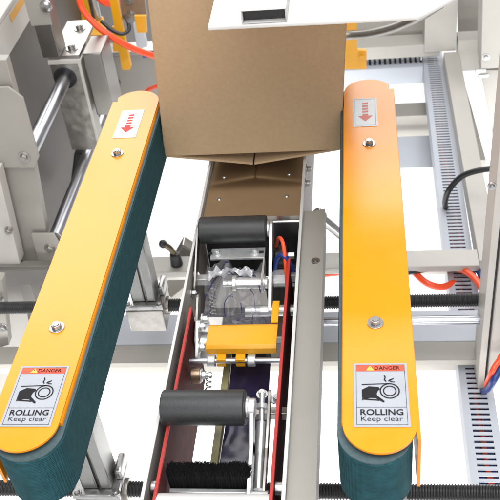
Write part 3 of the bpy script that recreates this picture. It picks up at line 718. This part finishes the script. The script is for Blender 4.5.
# ------------------------------------------------------------------ left bearing housing, slide rods
A1 = at(37, 137, 1, 1.345); X1, Z1 = A1.x, A1.z; YH = at(64, 73, 0, X1).y
m = MB(); m.cyl((X1, 1.2985, Z1), (X1, YH+.05, Z1), .0135, 36, bev=.001); yj = at(52, 101, 0, X1).y; m.cyl((X1, 1.2985, Z1), (X1, yj, Z1), .0143, 36, bev=.0006)
tag(m.build('slide_rod', CHROME), 'upper polished slide rod entering the black bushed housing', 'slide rod', 'slide rods at the left')
A2 = at(61, 223, 1, 1.345)
m = MB(); m.cyl((A2.x, 1.2985, A2.z), (A2.x, 1.9, A2.z), .013, 36, bev=.001); yj = at(72, 187, 0, A2.x).y; m.cyl((A2.x, 1.2985, A2.z), (A2.x, yj, A2.z), .0138, 36, bev=.0006)
tag(m.build('slide_rod', CHROME), 'lower polished slide rod beside the left yellow cover', 'slide rod', 'slide rods at the left')
t = thing('bearing_housing', (X1, YH, Z1), 'grey steel bearing housing with black bushing holding the upper slide rod', 'bearing housing')
m = MB(); m.prism([(at(*q, 1, YH).x, at(*q, 1, YH).z) for q in ((49, 62), (79, 61), (100, 150), (72, 150))], 1, YH, YH+.03, .001); fp = m.build('face_plate', CAST, t)
m = MB(); m.prism([(at(*q, 1, YH).x, at(*q, 1, YH).z) for q in ((48, 60), (81, 59), (81.5, 63), (48.5, 64.5))], 1, YH-.003, YH+.0305, .0008)
m.prism([(at(*q, 1, YH).x, at(*q, 1, YH).z) for q in ((78, 63), (81, 63), (102, 150), (99, 150))], 1, YH-.003, YH+.0305, .0008); m.build('edge_frame', BEL, t)
m = MB(); m.cyl((X1, YH-.002, Z1), (X1, YH+.004, Z1), .024, 40, bev=.002); m.build('bushing', BLKP, t)
q0 = at(81, 53, 1, YH); q1 = at(101, 52, 1, YH)
m = MB(); m.box(q0.x+.002, q1.x, YH-.004, YH+.075, .80, q0.z, .003); m.build('housing_body', STEEL, t)
zt = at(60, 60, 1, YH).z
m = MB(); m.box(at(49, 60, 1, YH).x, at(80, 60, 1, YH).x, YH+.002, YH+.16, zt+.0005, zt+.008, .001); ft = m.build('foot_plate', CAST, t)
bolts([(at(px, py, 2, zt+.008), (0, 0, 1), .008, .008) for px, py in ((52, 50), (72, 49), (80, 29))], ZINC, ft)
t = thing('upright_bar', at(52, 57, 2, zt+.008), 'grey square bar standing on the bearing housing at the upper left', 'bar')
qa = at(43, 58, 2, zt+.009); qb = at(60, 57, 2, zt+.009)
m = MB(); m.box(qa.x, qb.x, qa.y, qa.y+.05, zt+.0085, zt+.35, .002); m.build('bar', STEEL, t)
m = MB(); m.box(qa.x-.004, qb.x+.003, qa.y-.004, qa.y-.0004, zt+.08, zt+.35, .001); m.build('clamp_plate', BEI, t)
m = MB(); q = at(46, 6, 1, qa.y-.004); m.lathe(q+Vector((0, .001, 0)), q-Vector((0, 1, 0)), [(0, .012), (.003, .012), (.006, .0105), (.0085, .007), (.0095, .002)], 30); m.build('cap_bolt', ZINC, t)
# black sensor bits by the lower rod
t = thing('sensor_block', at(74, 165, 1, 1.55), 'black sensor block on the side panel beside the lower slide rod', 'sensor')
m = MB(); y = 1.60; m.prism([(at(*q, 1, y).x, at(*q, 1, y).z) for q in ((74, 153), (93, 153), (84, 180), (70, 185))], 1, y, y+.05, .004); s1 = m.build('sensor_body', BLKP, t)
# grey partitions and yellow guard parts at the back left
t = thing('tape_roll_bracket', at(118, 60, 1, 1.75), 'yellow bracket with long vertical bar behind the left belt unit', 'bracket')
def pxpoly(px, y, th_, name, mat_, par, bev=.001):
    m = MB(); m.prism([(at(*q, 1, y).x, at(*q, 1, y).z) for q in px], 1, y, y+th_, bev); return m.build(name, mat_, par)
pxpoly([(104, -30), (111, -30), (131, 67), (130, 70), (123, 70.5), (121.5, 68)], 1.74, .012, 'guard_bar', YELB, t)
pxpoly([(112, 27), (118, 27), (120, 52), (113, 52)], 1.80, .008, 'guard_bar', YELB, t)
pxpoly([(134, 16), (146, 16), (147, 33), (137, 33)], 1.77, .008, 'guard_tab', YELB, t)
m = MB(); zz = at(95, 30, 1, 1.85).z; pts = [at(*q, 2, zz) for q in ((86, 35), (108, 35), (103, 16), (93, 16))]
m.prism([(p.x, p.y) for p in pts], 2, zz-.006, zz, .001); m.build('guard_shelf', YELB, t)
m = MB(); a = at(86, 36.5, 2, zz); c = at(108.5, 36.5, 2, zz); m.box(a.x, c.x, a.y-.012, a.y-.001, zz-.012, zz+.002, .003); m.build('shelf_lip', CAST, t)
m = MB(); q = at(97, 19, 2, zz); m.cyl(q, q+Vector((0, 0, .055)), .011, 24, bev=.001); m.cyl(q+Vector((0, 0, .055)), q+Vector((0, 0, .062)), .016, 24, bev=.001); m.build('shelf_pin', ZINC, t)
pxpoly([(77, -30), (93, -30), (97, 22), (82, 28)], 2.05, .012, 'guard_panel', YELB, t)
t = thing('rear_cover_box', at(125, 90, 1, 1.9), 'grey box wall under a brown plate in the gap left of the carton', 'cover box')
pxpoly([(106, 57), (160, 54), (165, 120), (118, 120)], 1.9, .02, 'box_wall', BEI, t)
pxpoly([(104, 53), (160, 50), (160, 54), (106, 57)], 1.885, .05, 'box_lip', CAST, t)
bp2 = pxpoly([(117, -30), (140, -30), (147, 17), (122, 19)], 1.86, .01, 'smoked_plate', BROWN, t)
bolts([(at(129, 1, 1, 1.86), (0, -1, 0), .006, .003), (at(131, 14, 1, 1.86), (0, -1, 0), .006, .003)], ZINC, bp2)
pxpoly([(133, 24), (142, 23), (147, 47), (137, 50)], 1.83, .015, 'valve_body', PVC, t)
pxpoly([(60, -30), (84, -30), (88, 31), (66, 31)], 2.3, .02, 'rear_panel', BEI, t)
hose('air_hose', [at(74, -25, 1, 1.66), at(79, 0, 1, 1.66), at(85, 13, 1, 1.655), at(98, 27, 1, 1.65), at(115, 39, 1, 1.65), at(132, 48, 1, 1.66), at(148, 54, 1, 1.67), at(175, 62, 1, 1.70)], .0066, ORG, 'thick orange red hose curving in front of the yellow guard bar', 'hose')
hose('air_hose', [at(95, -6, 1, 1.78), at(105, 2, 1, 1.78), at(118, 4, 1, 1.8)], .0085, ORG, 'short orange red hose end at the top behind the yellow guard bar', 'hose')
hose('cable', [at(101, 21, 1, 1.70), at(112, 30, 1, 1.69), at(122, 34, 1, 1.69), at(129, 30, 1, 1.70), at(128, 22, 1, 1.72), at(124, 16, 1, 1.8)], .004, BLKH, 'thin black cable looping across the yellow guard bar', 'cable')
hose('cable', [at(143, 56, 1, 1.74), at(148, 55, 1, 1.74), at(158, 52, 1, 1.74)], .005, BLU, 'blue cable end beside the orange red hose', 'cable')
hose('cable', [at(146, 92, 1, 1.74), at(150, 89, 1, 1.74), at(160, 85, 1, 1.74)], .005, REDW, 'red wire end showing between left cover and carton', 'wire')
# yellow bracket and curved bar at the right of the carton
t = thing('carton_guide', at(358, 68, 1, 1.72), 'yellow angle bracket standing right behind the carton', 'bracket')
pxpoly([(335, -20), (357, -20), (357, 50), (366.5, 51), (366.5, 69.5), (335, 69.5)], 1.72, .01, 'bracket_plate', YELB, t)
m = MB(); q = at(362, 56, 1, 1.72); hexbolt(m, q, (0, -1, 0), .006, .003); m.build('bolt', YELB, t)
m = MB(); m.tube([at(335, 37, 1, 1.66), at(352, 35, 1, 1.66), at(370, 33.5, 1, 1.64), at(390, 29, 1, 1.62), at(410, 21.5, 1, 1.60), at(424, 14, 1, 1.58), at(440, 4, 1, 1.56)], .0095, 20, 10)
tag(m.build('curved_bar', STEEL), 'bent steel bar curving out from behind the white press plate', 'bar')
# ratchet lever behind the bed, silver handle
t = thing('clamp_lever', at(172, 258, 1, 1.31), 'small black clamp lever with ball knob on the cross beam', 'clamp lever')
y = 1.31; q = at(163, 244, 1, y); c = at(175, 255, 1, y)
m = MB()
m.lathe(q+Vector((0, 0, -.008)), q+Vector((0, 0, 1)), [(0, .002), (.002, .006), (.006, .008), (.010, .008), (.014, .006), (.016, .002)], 24); m.build('ball_knob', BLKH, t)
m = MB(); m.tube([q, (q+c)/2+Vector((.002, 0, .004)), c], .0055, 20, 6); m.build('lever_arm', mat('bronze_lever', (.16, .13, .08), .35, .7), t)
m = MB(); m.cyl((c.x, c.y, .6), c+Vector((0, 0, .004)), .0125, 30, r2=.010, bev=.002); m.build('hub', BLKP, t)
m = MB(); y = 1.35; m.prism([(at(*k, 1, y).x, at(*k, 1, y).z) for k in ((174, 259), (182, 245), (192, 251), (192, 259))], 1, y, y+.03, .003); tag(m.build('mount_lug', CAST), 'small grey metal lug beside the black clamp lever', 'lug')
m = MB(); q0 = at(322, 219, 1, 1.33); q1 = at(345, 238, 1, 1.33); m.cyl(q0, q1, .0095, 24, bev=.001); m.cyl(q0+(q0-q1).normalized()*.02, q0, .014, 24, bev=.002); m.cyl(q1, q1+(q1-q0)*1.2, .008, 20)
tag(m.build('tie_rod', ZINC), 'short silver tie rod sloping between bed rail and right belt unit', 'rod')
